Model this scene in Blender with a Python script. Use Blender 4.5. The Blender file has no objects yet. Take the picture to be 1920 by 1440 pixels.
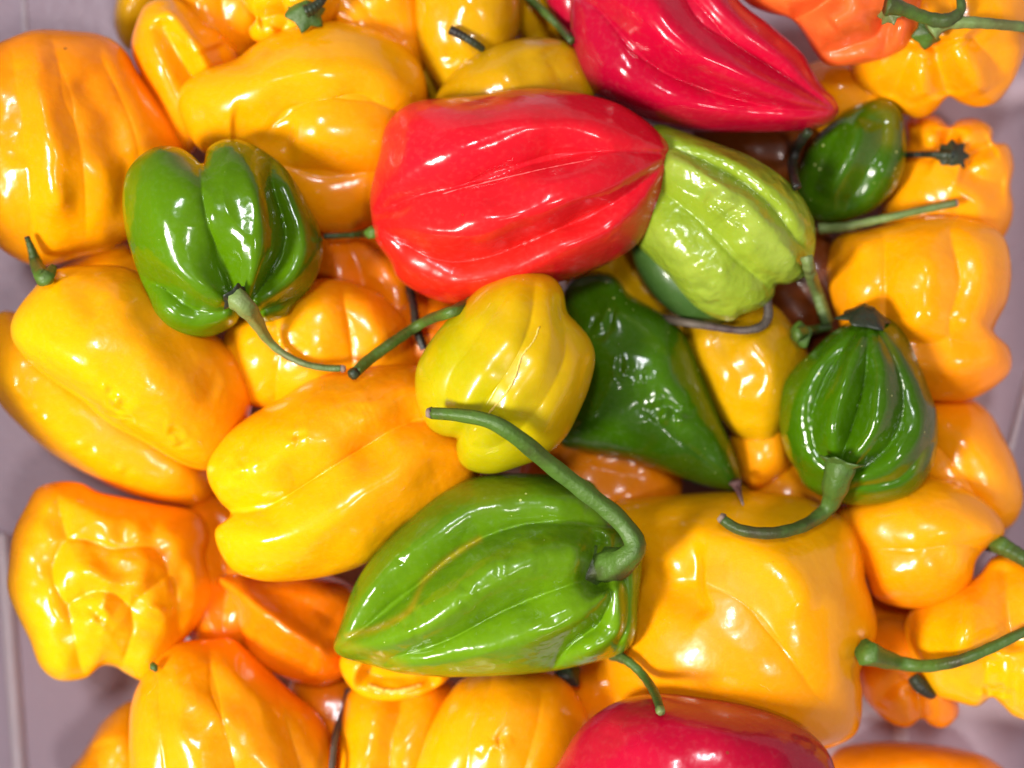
import bpy, math, random
import numpy as np
from mathutils import Vector, Matrix

random.seed(7)
S = bpy.context.scene
COL = S.collection

# ------------------------------------------------------------------ camera
FOV = math.radians(40.0)
D = 0.0960 / math.tan(FOV / 2)            # camera height over the z = 0 plane (metres)
K = 2 * math.tan(FOV / 2) / 1920.0        # metres per photo pixel at one metre
cam_d = bpy.data.cameras.new('camera')
cam = bpy.data.objects.new('camera', cam_d)
COL.objects.link(cam)
cam.location = (0, 0, D)
cam.rotation_euler = (0, 0, 0)
cam_d.sensor_width = 36
cam_d.angle = FOV
cam_d.clip_start = 0.005
cam_d.clip_end = 50
cam_d.dof.use_dof = True
cam_d.dof.focus_distance = D - 0.016
cam_d.dof.aperture_fstop = 7.0
S.camera = cam

# ------------------------------------------------------------------ light
w = bpy.data.worlds.new('World')
S.world = w
w.use_nodes = True
w.node_tree.nodes['Background'].inputs['Color'].default_value = (0.93, 0.90, 0.97, 1)
w.node_tree.nodes['Background'].inputs['Strength'].default_value = 0.14

def lamp(name, loc, sx, sy, power, color, target=(0, 0, 0), spin=0.0):
    l = bpy.data.lights.new(name, 'AREA')
    l.shape = 'RECTANGLE'
    l.size, l.size_y = sx, sy
    l.energy = power
    l.color = color
    o = bpy.data.objects.new(name, l)
    COL.objects.link(o)
    o.location = loc
    d = Vector(target) - Vector(loc)
    o.rotation_euler = d.to_track_quat('-Z', 'Y').to_euler()
    o.rotation_euler.rotate_axis('Z', spin)
    return o

lamp('ceiling_lamp', (-0.46, -0.20, 0.55), 0.12, 0.19, 8.4, (1.0, 0.95, 0.86), spin=math.radians(25))
lamp('ceiling_lamp', (-0.10, 0.30, 1.00), 0.10, 0.20, 4.4, (0.93, 0.94, 1.0), spin=math.radians(-30))
lamp('ceiling_lamp', (0.30, -0.26, 1.00), 0.09, 0.14, 2.4, (1.0, 0.94, 0.92), spin=math.radians(10))

S.view_settings.view_transform = 'Standard'
S.view_settings.look = 'None'
S.view_settings.exposure = 0.0
S.view_settings.gamma = 1.0
S.cycles.max_bounces = 10
S.cycles.diffuse_bounces = 6

# ------------------------------------------------------------------ tools
def ray(px, py):
    return np.array([(px - 960.0) * K, (720.0 - py) * K, -1.0])

def at(px, py, z):
    return np.array([0, 0, D]) + ray(px, py) * (D - z)

def catmull(P, n, closed):
    P = np.asarray(P, float)
    m = len(P)
    if closed:
        idx = lambda i: P[i % m]
        segs = m
    else:
        idx = lambda i: P[min(max(i, 0), m - 1)]
        segs = m - 1
    out = []
    sub = 24
    for i in range(segs):
        a, b, c, d = idx(i - 1), idx(i), idx(i + 1), idx(i + 2)
        for k in range(sub):
            t = k / sub
            out.append(0.5 * ((2 * b) + (-a + c) * t + (2 * a - 5 * b + 4 * c - d) * t * t + (-a + 3 * b - 3 * c + d) * t ** 3))
    if not closed:
        out.append(P[-1])
    out = np.array(out)
    Q = np.vstack([out, out[:1]]) if closed else out
    L = np.r_[0, np.cumsum(np.linalg.norm(np.diff(Q[:, :2], axis=0), axis=1))]
    s = np.linspace(0, L[-1], n, endpoint=not closed)
    return np.stack([np.interp(s, L, Q[:, j]) for j in range(Q.shape[1])], axis=1)

def smooth_ring(B, k):
    n = len(B)
    ker = np.exp(-0.5 * (np.arange(-3 * k, 3 * k + 1) / k) ** 2)
    ker /= ker.sum()
    out = np.zeros_like(B)
    for j, wgt in zip(range(-3 * k, 3 * k + 1), ker):
        out += wgt * np.roll(B, j, axis=0)
    return out

def polydist(V, L):
    """distance to the open polyline L and the position 0..1 along it"""
    best = np.full(len(V), 1e9)
    tt = np.zeros(len(V))
    n = len(L) - 1
    for i in range(n):
        a, b = L[i], L[i + 1]
        ab = b - a
        t = np.clip(((V - a) @ ab) / max(ab @ ab, 1e-9), 0, 1)
        d = np.linalg.norm(V - (a + t[:, None] * ab), axis=1)
        m = d < best
        best[m] = d[m]
        tt[m] = (i + t[m]) / n
    return best, tt

def wave_noise(X, scale, seed, n=14):
    r = np.random.RandomState(seed)
    out = np.zeros(len(X))
    for _ in range(n):
        k = r.normal(size=X.shape[1])
        k = k / np.linalg.norm(k) * (0.55 + 0.9 * r.rand()) * 2 * math.pi / scale
        out += np.sin(X @ k + r.rand() * 6.283)
    return out / math.sqrt(n / 2.0)

def pts(s):
    return [tuple(float(v) for v in p.split(',')) for p in s.split()]

def new_mesh(name, verts, faces, mats, attrs=None, smooth=True):
    me = bpy.data.meshes.new(name)
    me.from_pydata([tuple(v) for v in verts], [], faces)
    me.polygons.foreach_set('use_smooth', [smooth] * len(me.polygons))
    for m in mats:
        me.materials.append(m)
    for k, a in (attrs or {}).items():
        at_ = me.attributes.new(k, 'FLOAT', 'POINT')
        at_.data.foreach_set('value', np.asarray(a, np.float32))
    me.update()
    return me

def link(name, me, parent=None):
    o = bpy.data.objects.new(name, me)
    COL.objects.link(o)
    if parent is not None:
        o.parent = parent
    return o

# ------------------------------------------------------------------ materials
def skin(name, A, B, C=(0.75, 0.32, 0.02), rough=0.16, bump=1.0, specks=0.0, speck_col=(0.62, 0.7, 0.22), mottle=0.42, sss=0.16):
    m = bpy.data.materials.new(name)
    m.use_nodes = True
    nt = m.node_tree
    N, Lk = nt.nodes, nt.links
    bs = N['Principled BSDF']
    tc = N.new('ShaderNodeTexCoord')
    oi = N.new('ShaderNodeObjectInfo')
    off = N.new('ShaderNodeVectorMath'); off.operation = 'ADD'
    sc = N.new('ShaderNodeVectorMath'); sc.operation = 'SCALE'; sc.inputs['Scale'].default_value = 0.7
    comb = N.new('ShaderNodeCombineXYZ')
    Lk.new(oi.outputs['Random'], comb.inputs[0]); Lk.new(oi.outputs['Random'], comb.inputs[1])
    Lk.new(comb.outputs[0], sc.inputs[0])
    Lk.new(tc.outputs['Object'], off.inputs[0]); Lk.new(sc.outputs[0], off.inputs[1])
    co = off.outputs[0]
    def noise(scale, detail=2.0, rough_=0.5):
        n = N.new('ShaderNodeTexNoise')
        n.inputs['Scale'].default_value = scale
        n.inputs['Detail'].default_value = detail
        n.inputs['Roughness'].default_value = rough_
        Lk.new(co, n.inputs['Vector'])
        return n
    def math_(op, a, b=None, clamp=False):
        n = N.new('ShaderNodeMath'); n.operation = op; n.use_clamp = clamp
        for i, v in enumerate((a, b)):
            if v is None: continue
            if isinstance(v, (int, float)): n.inputs[i].default_value = v
            else: Lk.new(v, n.inputs[i])
        return n.outputs[0]
    def mix(f, a, b):
        n = N.new('ShaderNodeMix'); n.data_type = 'RGBA'
        if isinstance(f, (int, float)): n.inputs[0].default_value = f
        else: Lk.new(f, n.inputs[0])
        for i, v in ((6, a), (7, b)):
            if isinstance(v, tuple): n.inputs[i].default_value = (*v, 1)
            else: Lk.new(v, n.inputs[i])
        return n.outputs[2]
    ga = N.new('ShaderNodeAttribute'); ga.attribute_name = 'grad'
    ta = N.new('ShaderNodeAttribute'); ta.attribute_name = 'tint'
    n1 = noise(45, 3.0)
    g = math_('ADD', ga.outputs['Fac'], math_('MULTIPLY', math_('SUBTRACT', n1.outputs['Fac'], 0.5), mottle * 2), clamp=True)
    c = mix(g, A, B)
    c = mix(ta.outputs['Fac'], c, C)
    if A[0] > 0.6 and A[1] > 0.2:                      # unevenly ripened: a slow drift towards green yellow
        n8 = noise(16, 2.0)
        c = mix(math_('MULTIPLY', math_('SUBTRACT', n8.outputs['Fac'], 0.5, clamp=True), 0.8), c, (A[0] * 0.80, A[1] * 1.12, 0.002))
    # fine pores, a little paler than the skin
    n2 = noise(900, 2.0)
    fine = math_('MULTIPLY', math_('SUBTRACT', n2.outputs['Fac'], 0.5), 0.05)
    c = mix(math_('ADD', fine, 0.0, clamp=True), c, (1, 0.95, 0.75))
    if specks > 0:
        v = N.new('ShaderNodeTexVoronoi'); v.inputs['Scale'].default_value = 420
        v.inputs['Randomness'].default_value = 1
        Lk.new(co, v.inputs['Vector'])
        n3 = noise(60, 2)
        thr = math_('MULTIPLY', math_('SUBTRACT', n3.outputs['Fac'], 0.42, clamp=True), 0.6 * specks)
        s_ = math_('LESS_THAN', v.outputs['Distance'], thr)
        c = mix(math_('MULTIPLY', s_, 0.75), c, speck_col)
    n6 = noise(150, 4.0, 0.6)
    c = mix(math_('MULTIPLY', math_('SUBTRACT', n6.outputs['Fac'], 0.55, clamp=True), 1.1), c, tuple(v * 0.62 + (0.01 if i == 1 else 0) for i, v in enumerate(B)))
    vb = N.new('ShaderNodeTexVoronoi'); vb.inputs['Scale'].default_value = 190
    Lk.new(co, vb.inputs['Vector'])
    n7 = noise(22, 2)
    tb = math_('MULTIPLY', math_('SUBTRACT', n7.outputs['Fac'], 0.54, clamp=True), 0.5)
    c = mix(math_('MULTIPLY', math_('LESS_THAN', vb.outputs['Distance'], tb), 0.55), c, (0.16, 0.06, 0.012))
    Lk.new(c, bs.inputs['Base Color'])
    n4 = noise(165, 2.5)
    n5 = noise(420, 3.0, 0.55)
    rr = N.new('ShaderNodeMapRange')
    rr.inputs['From Min'].default_value = 0.3; rr.inputs['From Max'].default_value = 0.7
    rr.inputs['To Min'].default_value = rough - 0.04; rr.inputs['To Max'].default_value = rough + 0.15
    Lk.new(n1.outputs['Fac'], rr.inputs['Value'])
    Lk.new(rr.outputs[0], bs.inputs['Roughness'])
    b1 = N.new('ShaderNodeBump'); b1.inputs['Strength'].default_value = 1.0
    b1.inputs['Distance'].default_value = 0.00042 * bump
    Lk.new(n4.outputs['Fac'], b1.inputs['Height'])
    b2 = N.new('ShaderNodeBump'); b2.inputs['Strength'].default_value = 1.0
    b2.inputs['Distance'].default_value = 0.00004 * bump
    Lk.new(n5.outputs['Fac'], b2.inputs['Height'])
    Lk.new(b1.outputs[0], b2.inputs['Normal'])
    Lk.new(b2.outputs[0], bs.inputs['Normal'])
    bs.inputs['Subsurface Weight'].default_value = sss
    bs.inputs['Subsurface Radius'].default_value = (1.0, 0.45, 0.15)
    bs.inputs['Subsurface Scale'].default_value = 0.004
    bs.inputs['IOR'].default_value = 1.42
    bs.inputs['Coat Weight'].default_value = 0.2
    bs.inputs['Coat Roughness'].default_value = 0.04
    Lk.new(b1.outputs[0], bs.inputs['Coat Normal'])
    return m

def stemmat(name, A, B, rough=0.45):
    m = bpy.data.materials.new(name)
    m.use_nodes = True
    nt = m.node_tree; N, Lk = nt.nodes, nt.links
    bs = N['Principled BSDF']
    tc = N.new('ShaderNodeTexCoord')
    n = N.new('ShaderNodeTexNoise'); n.inputs['Scale'].default_value = 260; n.inputs['Detail'].default_value = 5
    n.inputs['Roughness'].default_value = 0.65
    Lk.new(tc.outputs['Object'], n.inputs['Vector'])
    ga = N.new('ShaderNodeAttribute'); ga.attribute_name = 'grad'
    ma = N.new('ShaderNodeMath'); ma.operation = 'MULTIPLY_ADD'; ma.use_clamp = True
    ma.inputs[1].default_value = 1.7; ma.inputs[2].default_value = -0.85
    Lk.new(n.outputs['Fac'], ma.inputs[0])
    ad = N.new('ShaderNodeMath'); ad.operation = 'ADD'; ad.use_clamp = True
    Lk.new(ma.outputs[0], ad.inputs[0]); Lk.new(ga.outputs['Fac'], ad.inputs[1])
    mx = N.new('ShaderNodeMix'); mx.data_type = 'RGBA'
    mx.inputs[6].default_value = (*A, 1); mx.inputs[7].default_value = (*B, 1)
    Lk.new(ad.outputs[0], mx.inputs[0])
    nb = N.new('ShaderNodeTexNoise'); nb.inputs['Scale'].default_value = 95; nb.inputs['Detail'].default_value = 4
    Lk.new(tc.outputs['Object'], nb.inputs['Vector'])
    mb = N.new('ShaderNodeMapRange'); mb.inputs['From Min'].default_value = 0.5; mb.inputs['From Max'].default_value = 0.68
    Lk.new(nb.outputs['Fac'], mb.inputs['Value'])
    mx2 = N.new('ShaderNodeMix'); mx2.data_type = 'RGBA'
    Lk.new(mb.outputs[0], mx2.inputs[0]); Lk.new(mx.outputs[2], mx2.inputs[6])
    mx2.inputs[7].default_value = (B[0] * 1.3 + 0.012, B[1] * 0.8 + 0.004, B[2] * 0.9 + 0.004, 1)
    Lk.new(mx2.outputs[2], bs.inputs['Base Color'])
    bs.inputs['Roughness'].default_value = rough
    b = N.new('ShaderNodeBump'); b.inputs['Distance'].default_value = 0.0006; b.inputs['Strength'].default_value = 1
    Lk.new(n.outputs['Fac'], b.inputs['Height']); Lk.new(b.outputs[0], bs.inputs['Normal'])
    return m

M = {
    'orange': skin('orange_skin', (0.93, 0.37, 0.001), (0.88, 0.26, 0.001)),
    'yelor': skin('yellow_orange_skin', (0.95, 0.45, 0.001), (0.92, 0.30, 0.001)),
    'golden': skin('golden_skin', (0.92, 0.40, 0.001), (0.82, 0.28, 0.001), bump=0.6),
    'yellow': skin('yellow_skin', (0.66, 0.34, 0.002), (0.50, 0.26, 0.002), bump=0.7),
    'olive': skin('olive_yellow_skin', (0.64, 0.33, 0.001), (0.45, 0.24, 0.001)),
    'lime': skin('yellow_green_skin', (0.74, 0.41, 0.002), (0.47, 0.41, 0.002), bump=0.45, mottle=0.25),
    'deep': skin('deep_orange_skin', (0.88, 0.25, 0.002), (0.80, 0.17, 0.001)),
    'rust': skin('rust_orange_skin', (0.84, 0.24, 0.001), (0.70, 0.15, 0.001)),
    'dusky': skin('shade_toned_red_skin', (0.20, 0.045, 0.003), (0.12, 0.02, 0.002), rough=0.3),  # brown red with the shade of the gaps put into the base colour
    'salmon': skin('salmon_skin', (0.88, 0.13, 0.03), (0.90, 0.19, 0.02), rough=0.3),
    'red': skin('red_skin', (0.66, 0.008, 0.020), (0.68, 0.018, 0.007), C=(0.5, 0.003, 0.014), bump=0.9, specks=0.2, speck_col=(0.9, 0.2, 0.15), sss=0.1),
    'crimson': skin('crimson_skin', (0.56, 0.002, 0.030), (0.34, 0.002, 0.024), C=(0.35, 0.002, 0.015), bump=0.7, sss=0.08),
    'green': skin('green_skin', (0.085, 0.20, 0.001), (0.065, 0.150, 0.001), C=(0.36, 0.24, 0.01), specks=0.4, bump=0.9, sss=0.07),
    'midgreen': skin('mid_green_skin', (0.13, 0.27, 0.003), (0.085, 0.19, 0.004), C=(0.40, 0.25, 0.01), specks=0.6, bump=1.4, sss=0.07),
    'darkgreen': skin('dark_green_skin', (0.050, 0.140, 0.001), (0.026, 0.080, 0.001), C=(0.2, 0.15, 0.006), specks=0.9, bump=0.9, sss=0.05),
    'lightgreen': skin('light_green_skin', (0.29, 0.39, 0.028), (0.20, 0.31, 0.012), C=(0.38, 0.47, 0.09), rough=0.20, bump=3.2, sss=0.12),
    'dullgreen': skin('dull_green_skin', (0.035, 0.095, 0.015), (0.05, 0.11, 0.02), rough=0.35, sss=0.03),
    'stem': stemmat('green_stem', (0.075, 0.155, 0.018), (0.030, 0.055, 0.014)),
    'stempale': stemmat('pale_green_stem', (0.19, 0.27, 0.08), (0.07, 0.13, 0.03)),
    'stemdark': stemmat('dark_stem', (0.022, 0.036, 0.014), (0.014, 0.012, 0.014)),
    'stembrown': stemmat('brown_stem', (0.11, 0.085, 0.065), (0.035, 0.028, 0.028), 0.6),
    'stemtip': stemmat('dried_stem_tip', (0.30, 0.22, 0.17), (0.08, 0.05, 0.05), 0.8),
    'scar': stemmat('pale_scar', (0.85, 0.62, 0.12), (0.75, 0.5, 0.06), 0.5),
    'redscar': stemmat('red_scar', (0.85, 0.12, 0.12), (0.7, 0.03, 0.04), 0.4),
    'seed': stemmat('pale_placenta', (0.95, 0.55, 0.08), (0.9, 0.42, 0.02), 0.35),
}

# ------------------------------------------------------------------ pepper builder
CELL = 8.0
X0, Y0 = -240.0, -240.0
NX, NY = 300, 240
ZMAP = np.full((NY, NX), -1.0)

def cells(W):
    """world points -> pixel cell index"""
    d = D - W[:, 2]
    px = W[:, 0] / (d * K) + 960.0
    py = 720.0 - W[:, 1] / (d * K)
    return ((py - Y0) / CELL).astype(int).clip(0, NY - 1), ((px - X0) / CELL).astype(int).clip(0, NX - 1)

def zat(px, py, r=8.0):
    """highest built surface round a pixel"""
    best = -1.0
    for dx, dy in ((0, 0), (r, 0), (-r, 0), (0, r), (0, -r)):
        i = int((py + dy - Y0) / CELL); j = int((px + dx - X0) / CELL)
        if 0 <= i < NY and 0 <= j < NX:
            best = max(best, ZMAP[i, j])
    return best

PEP = {}
FLOOR = -0.034

def frame(px, py, z):
    c = at(px, py, z)
    zl = -ray(px, py); zl /= np.linalg.norm(zl)
    xl = np.array([1.0, 0, 0]); xl -= zl * (xl @ zl); xl /= np.linalg.norm(xl)
    yl = np.cross(zl, xl)
    return c, np.stack([xl, yl, zl], axis=1)

def to_plane(P, c, R):
    """photo pixels -> local x, y on the plane through c that faces the camera"""
    P = np.asarray(P, float)
    dirs = np.stack([(P[:, 0] - 960) * K, (720 - P[:, 1]) * K, -np.ones(len(P))], axis=1)
    o = np.array([0, 0, D]) - c
    zl = R[:, 2]
    t = -(o @ zl) / (dirs @ zl)
    return (o + dirs * t[:, None]) @ R[:, :2]

def pepper(key, label, mat, H, apex, outline, lines='', crests='', zbase=None, group=None, p=2.05, lump=0.02, lumpscale=90, grad=None,
           tints='', spine=None, wr=0.0, wrs=26.0, tol=97.5, back=0.9, cat='pepper', name='habanero_pepper', lobes=None):
    O = pts(outline)
    ext = max(max(q[0] for q in O) - min(q[0] for q in O), max(q[1] for q in O) - min(q[1] for q in O))
    nA = int(min(320, max(110, ext * 0.62))) // 2 * 2
    nF = int(min(100, max(32, ext * 0.21)))
    nB = 12
    if sum(O[i][0] * O[(i + 1) % len(O)][1] - O[(i + 1) % len(O)][0] * O[i][1] for i in range(len(O))) < 0:
        O = O[::-1]
    B = catmull(O, nA, True)
    Bs = smooth_ring(B, max(2, nA // 18))
    if spine:
        SP = catmull(pts(spine), 40, False)
        idx = np.argmin(((Bs[:, None, :] - SP[None]) ** 2).sum(2), axis=1)
        C = smooth_ring(SP[idx], max(2, nA // 30))
    else:
        C = np.tile(np.array(apex, float), (nA, 1))
    ph = np.linspace(0, math.pi / 2, nF + 1)[(0 if spine else 1):]   # 0 = apex or spine, pi/2 = rim
    nR = len(ph)
    rF = np.sin(ph)
    rows, rad = [], []
    for r in rF:
        m = r ** 5
        rows.append(C + r * ((1 - m) * Bs + m * B - C)); rad.append(np.full(nA, r))
    V = np.vstack(rows); Rr = np.concatenate(rad)
    if spine is None:
        V = np.vstack([V, [apex]]); Rr = np.r_[Rr, 0.0]
    prof = np.sqrt(np.clip(1 - Rr ** p, 0, 1))
    sd = sum(ord(ch) * (i + 3) for i, ch in enumerate(key)) % 9973
    disp = np.zeros(len(V))
    for ln in [l for l in lines.split(';') if l.strip()]:
        hd, *cs = ln.split()
        folds = hd[0] == 'w'
        a, wd = (float(x) for x in hd.lstrip('w').split('/'))
        Lc = catmull(pts(' '.join(cs)), 18, False)
        jit = wave_noise(V, 110.0, sd + 5) * wd * 0.15
        d, t = polydist(V + jit[:, None], Lc)
        env = np.clip(t / 0.16, 0, 1) * np.clip((1 - t) / 0.16, 0, 1)
        env = env * env * (3 - 2 * env) * 0.9 + 0.1
        if folds:                                    # a band of small folds along a ridge
            k_ = np.exp(-(d / wd) ** 2) * np.clip(0.5 + wave_noise(V, 120, sd + 32), 0, 1.5) * (wave_noise(V, 34, sd + 31) * 0.6 + np.sin(t * 30 + 4.5 * wave_noise(V, 110, sd + 33)) * 0.25)
        elif a < 0 and wd < 30:                      # a crease between two rounded lobes
            Lw_ = 4.5 * wd
            a = a * 1.15
            dd = np.minimum(np.sqrt(d ** 2 + (0.3 * wd) ** 2) - 0.3 * wd * 0.6, Lw_)
            k_ = 0.5 * (1 - np.sqrt(np.clip(1 - (1 - dd / Lw_) ** 2, 0, 1))) + 0.55 * np.exp(-(d / (2.1 * wd)) ** 2)
        else:
            k_ = np.exp(-(d / (1.35 * wd if a > 0 else wd)) ** 2)
        disp += a * env * k_
    if crests:
        A_, *cl = crests.split(';')
        A_ = float(A_)
        ds = []
        wob = 0.10 * wave_noise(V, 150, sd + 3)
        for c_ in cl:
            d, t = polydist(V, catmull(pts(c_.strip()), 16, False))
            ds.append(d)
        ds = np.sort(np.array(ds), axis=0)
        d1, d2 = ds[0], ds[1]
        u = np.clip(2 * d1 / np.maximum(d1 + d2, 1e-6) + wob * 0.5, 0, 1)
        sep = np.clip((d1 + d2) / 70.0, 0.15, 1)
        # each lobe is rounded across its own width; two lobes meet in a crease
        f = 0.6 * np.sqrt(np.clip(1.02 - u ** 2, 0, 1)) + 0.4 * (0.5 + 0.5 * np.cos(math.pi * u))
        disp += A_ * sep * (f - 1) * np.clip(0.95 + 0.16 * wave_noise(V, 260, sd + 8), 0.5, 1.2)
    disp += 0.75 * lump * wave_noise(V, lumpscale, sd)
    if wr:
        n_ = wave_noise(V, wrs, sd + 9)
        disp += wr * (np.abs(n_) - 0.6) * np.clip(0.6 + wave_noise(V, 140, sd + 21), 0, 1.4)
    h = H * (prof * 1.0 + disp * np.clip(prof, 0, 1) ** 0.8)
    # back half: a plainer copy with soft lobes of its own
    phB = np.linspace(math.pi / 2, 0, nB + 1)[1:]
    if spine: phB = np.r_[phB, 0.0]
    rowsB, hB = [], []
    th = np.linspace(0, 2 * math.pi, nA, endpoint=False)
    for r in np.sin(phB[:-1]):
        m = r ** 5
        rowsB.append(C + r * ((1 - m) * Bs + m * B - C))
        hB.append(-H * back * math.sqrt(1 - r ** p) * (1 + 0.07 * np.cos(4 * th + sd)))
    VB = np.vstack(rowsB); hB = np.concatenate(hB)
    cb = np.array([Bs.mean(0)]) if spine else np.array([apex], float)
    if spine: cb = np.array([C.mean(0)])
    VB = np.vstack([VB, cb]); hB = np.r_[hB, -H * back]
    cpx, cpy = B.mean(0)
    z = FLOOR + H * back * (D + 0.02) * K + 0.001 if zbase is None else zbase
    zmin = z
    for it in range(4):
        c, R = frame(cpx, cpy, z)
        pix = np.linalg.norm(c - np.array([0, 0, D])) * K
        XY = to_plane(V, c, R)
        Lw = np.column_stack([XY, h * pix])
        W = Lw @ R.T + c
        ci, cj = cells(W)
        need = ZMAP[ci, cj] - W[:, 2] + 0.0004
        inside = (V[:, 0] > -30) & (V[:, 0] < 1950) & (V[:, 1] > -30) & (V[:, 1] < 1470)
        need = need[inside]
        q = np.percentile(need, tol) if len(need) else 0
        nz = max(zmin, z + q)
        if abs(nz - z) < 1e-4: break
        z = nz
    np.maximum.at(ZMAP, (ci, cj), W[:, 2])
    base = c - R[:, 2] * (H * back * pix)
    offz = H * back * pix
    XYB = to_plane(VB, c, R)
    LB = np.column_stack([XYB, hB * pix])
    verts = np.vstack([Lw, LB]); verts[:, 2] += offz
    faces = []
    def quad_ring(a0, b0):
        for j in range(nA):
            k_ = (j + 1) % nA
            faces.append((a0 + j, a0 + k_, b0 + k_, b0 + j))
    for i in range(nR - 1):
        quad_ring(i * nA, (i + 1) * nA)
    nV = len(V)
    if spine is None:
        for j in range(nA):
            faces.append((nV - 1, (j + 1) % nA, j))
    rim = (nR - 1) * nA
    quad_ring(rim, nV)
    nRB = len(phB) - 1
    for i in range(nRB - 1):
        quad_ring(nV + i * nA, nV + (i + 1) * nA)
    last = nV + (nRB - 1) * nA
    cbi = nV + len(VB) - 1
    for j in range(0 if spine else nA):
        faces.append((last + j, last + (j + 1) % nA, cbi))
    allV = np.vstack([V, VB])
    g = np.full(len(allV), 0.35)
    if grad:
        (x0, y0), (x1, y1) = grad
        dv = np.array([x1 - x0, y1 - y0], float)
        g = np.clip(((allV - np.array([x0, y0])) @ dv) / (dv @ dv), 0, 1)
    tn = np.zeros(len(allV))
    for ln in [l for l in tints.split(';') if l.strip()]:
        hd, *cs = ln.split()
        a, wd = (float(x) for x in hd.split('/'))
        d, t = polydist(allV, catmull(pts(' '.join(cs)), 18, False))
        tn = np.maximum(tn, a * np.exp(-(d / wd) ** 2))
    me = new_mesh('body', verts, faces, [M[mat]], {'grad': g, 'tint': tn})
    Mx = Matrix([[*R[0], base[0]], [*R[1], base[1]], [*R[2], base[2]], [0, 0, 0, 1]])
    PEP[key] = dict(me=me, Mx=Mx, R=R, base=base, c=c, z=z, label=label, group=group, cat=cat, name=name,
                    V=V, Wz=W[:, 2], parts=[], H=H, mat=mat)

def surf_z(key, px, py):
    P = PEP[key]
    d = ((P['V'] - np.array([px, py])) ** 2).sum(1)
    i = np.argsort(d)[:4]
    return float(P['Wz'][i].mean())

def tube(path, radii, nseg=14, ridge=0.0, closed_tip=True):
    """path: world points (n,3); radii in metres"""
    n = len(path)
    T = np.gradient(path, axis=0); T /= np.linalg.norm(T, axis=1)[:, None]
    up = np.array([0.0, 0, 1])
    vs, fs = [], []
    u = np.cross(T[0], up); 
    if np.linalg.norm(u) < 1e-3: u = np.array([1.0, 0, 0])
    u /= np.linalg.norm(u)
    for i in range(n):
        u = u - T[i] * (u @ T[i]); u /= np.linalg.norm(u)
        v = np.cross(T[i], u)
        for k in range(nseg):
            a = 2 * math.pi * k / nseg
            rr = radii[i] * (1 + ridge * math.cos(5 * a + i * 0.05))
            vs.append(path[i] + rr * (math.cos(a) * u + math.sin(a) * v))
    for i in range(n - 1):
        for k in range(nseg):
            k2 = (k + 1) % nseg
            fs.append((i * nseg + k, i * nseg + k2, (i + 1) * nseg + k2, (i + 1) * nseg + k))
    fs.append(tuple(range(nseg))[::-1])
    fs.append(tuple((n - 1) * nseg + k for k in range(nseg)))
    return np.array(vs), fs

def stem(key, path, mat='stem', tip='stemtip', gradv=None, tiplen=0.05, own=0.0, calyx=None, ridge=0.12):
    """path points: px,py,radius_px,lift_px ; lift is above the surfaces already there (or 'own' z when top)"""
    P = PEP[key]
    Q = catmull(pts(path), 64, False)
    zz = []
    for x, y, r, l in Q:
        zz.append((zat(x, y, r), r, l))
    zs = np.array([a for a, _, _ in zz])
    pix = (D - P['z']) * K
    zs = np.where(zs < -0.5, P['z'], zs)
    m_ = int(64 * own)
    if m_:                                                # the root end sits at the pepper's own edge
        zs[:m_] = np.minimum(zs[:m_], P['z'] + np.linspace(-6, 4, m_) * pix)
    # the stem is stiff: it bridges the dips
    z = zs.copy()
    for _ in range(3):
        z[m_:] = np.maximum(z, np.convolve(np.pad(z, 6, mode='edge'), np.ones(13) / 13, 'valid'))[m_:]
    z = np.convolve(np.pad(z, 4, mode='edge'), np.ones(9) / 9, 'valid')
    z = z + (Q[:, 2] * 0.9 + Q[:, 3]) * pix
    W = np.array([at(x, y, zz_) for (x, y, _, _), zz_ in zip(Q, z)])
    pixz = (D - z) * K
    rad = Q[:, 2] * pixz * 0.9
    rad = rad * (1 + 0.05 * np.sin(np.arange(64) * 0.9 + len(path)) * np.linspace(1, 0.4, 64))
    nt_ = max(2, int(64 * tiplen))
    vs, fs = tube(W[:64 - nt_ + 1], rad[:64 - nt_ + 1], ridge=ridge)
    g = np.repeat(np.linspace(-0.2, 0.75, 64 - nt_ + 1), 14)
    if gradv: g = np.repeat(np.linspace(gradv[0], gradv[1], 64 - nt_ + 1), 14)
    P['parts'].append(('stem', vs, fs, mat, {'grad': g}, None, None))
    if tip:
        rt = rad[64 - nt_:].copy() * 1.08
        rt[-1] *= 0.72
        vt, ft = tube(W[64 - nt_:], rt, ridge=0.1)
        P['parts'].append(('stem_tip', vt, ft, tip, {'grad': np.repeat(np.linspace(0.6, -0.3, nt_), 14)}, 'stem', None))
    if calyx:
        R_, th_, mt = calyx
        T = W[3] - W[0]; T /= np.linalg.norm(T)
        add_calyx(key, W[0] + T * 0.0003, T, R_ * pix, th_, mt)

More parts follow.
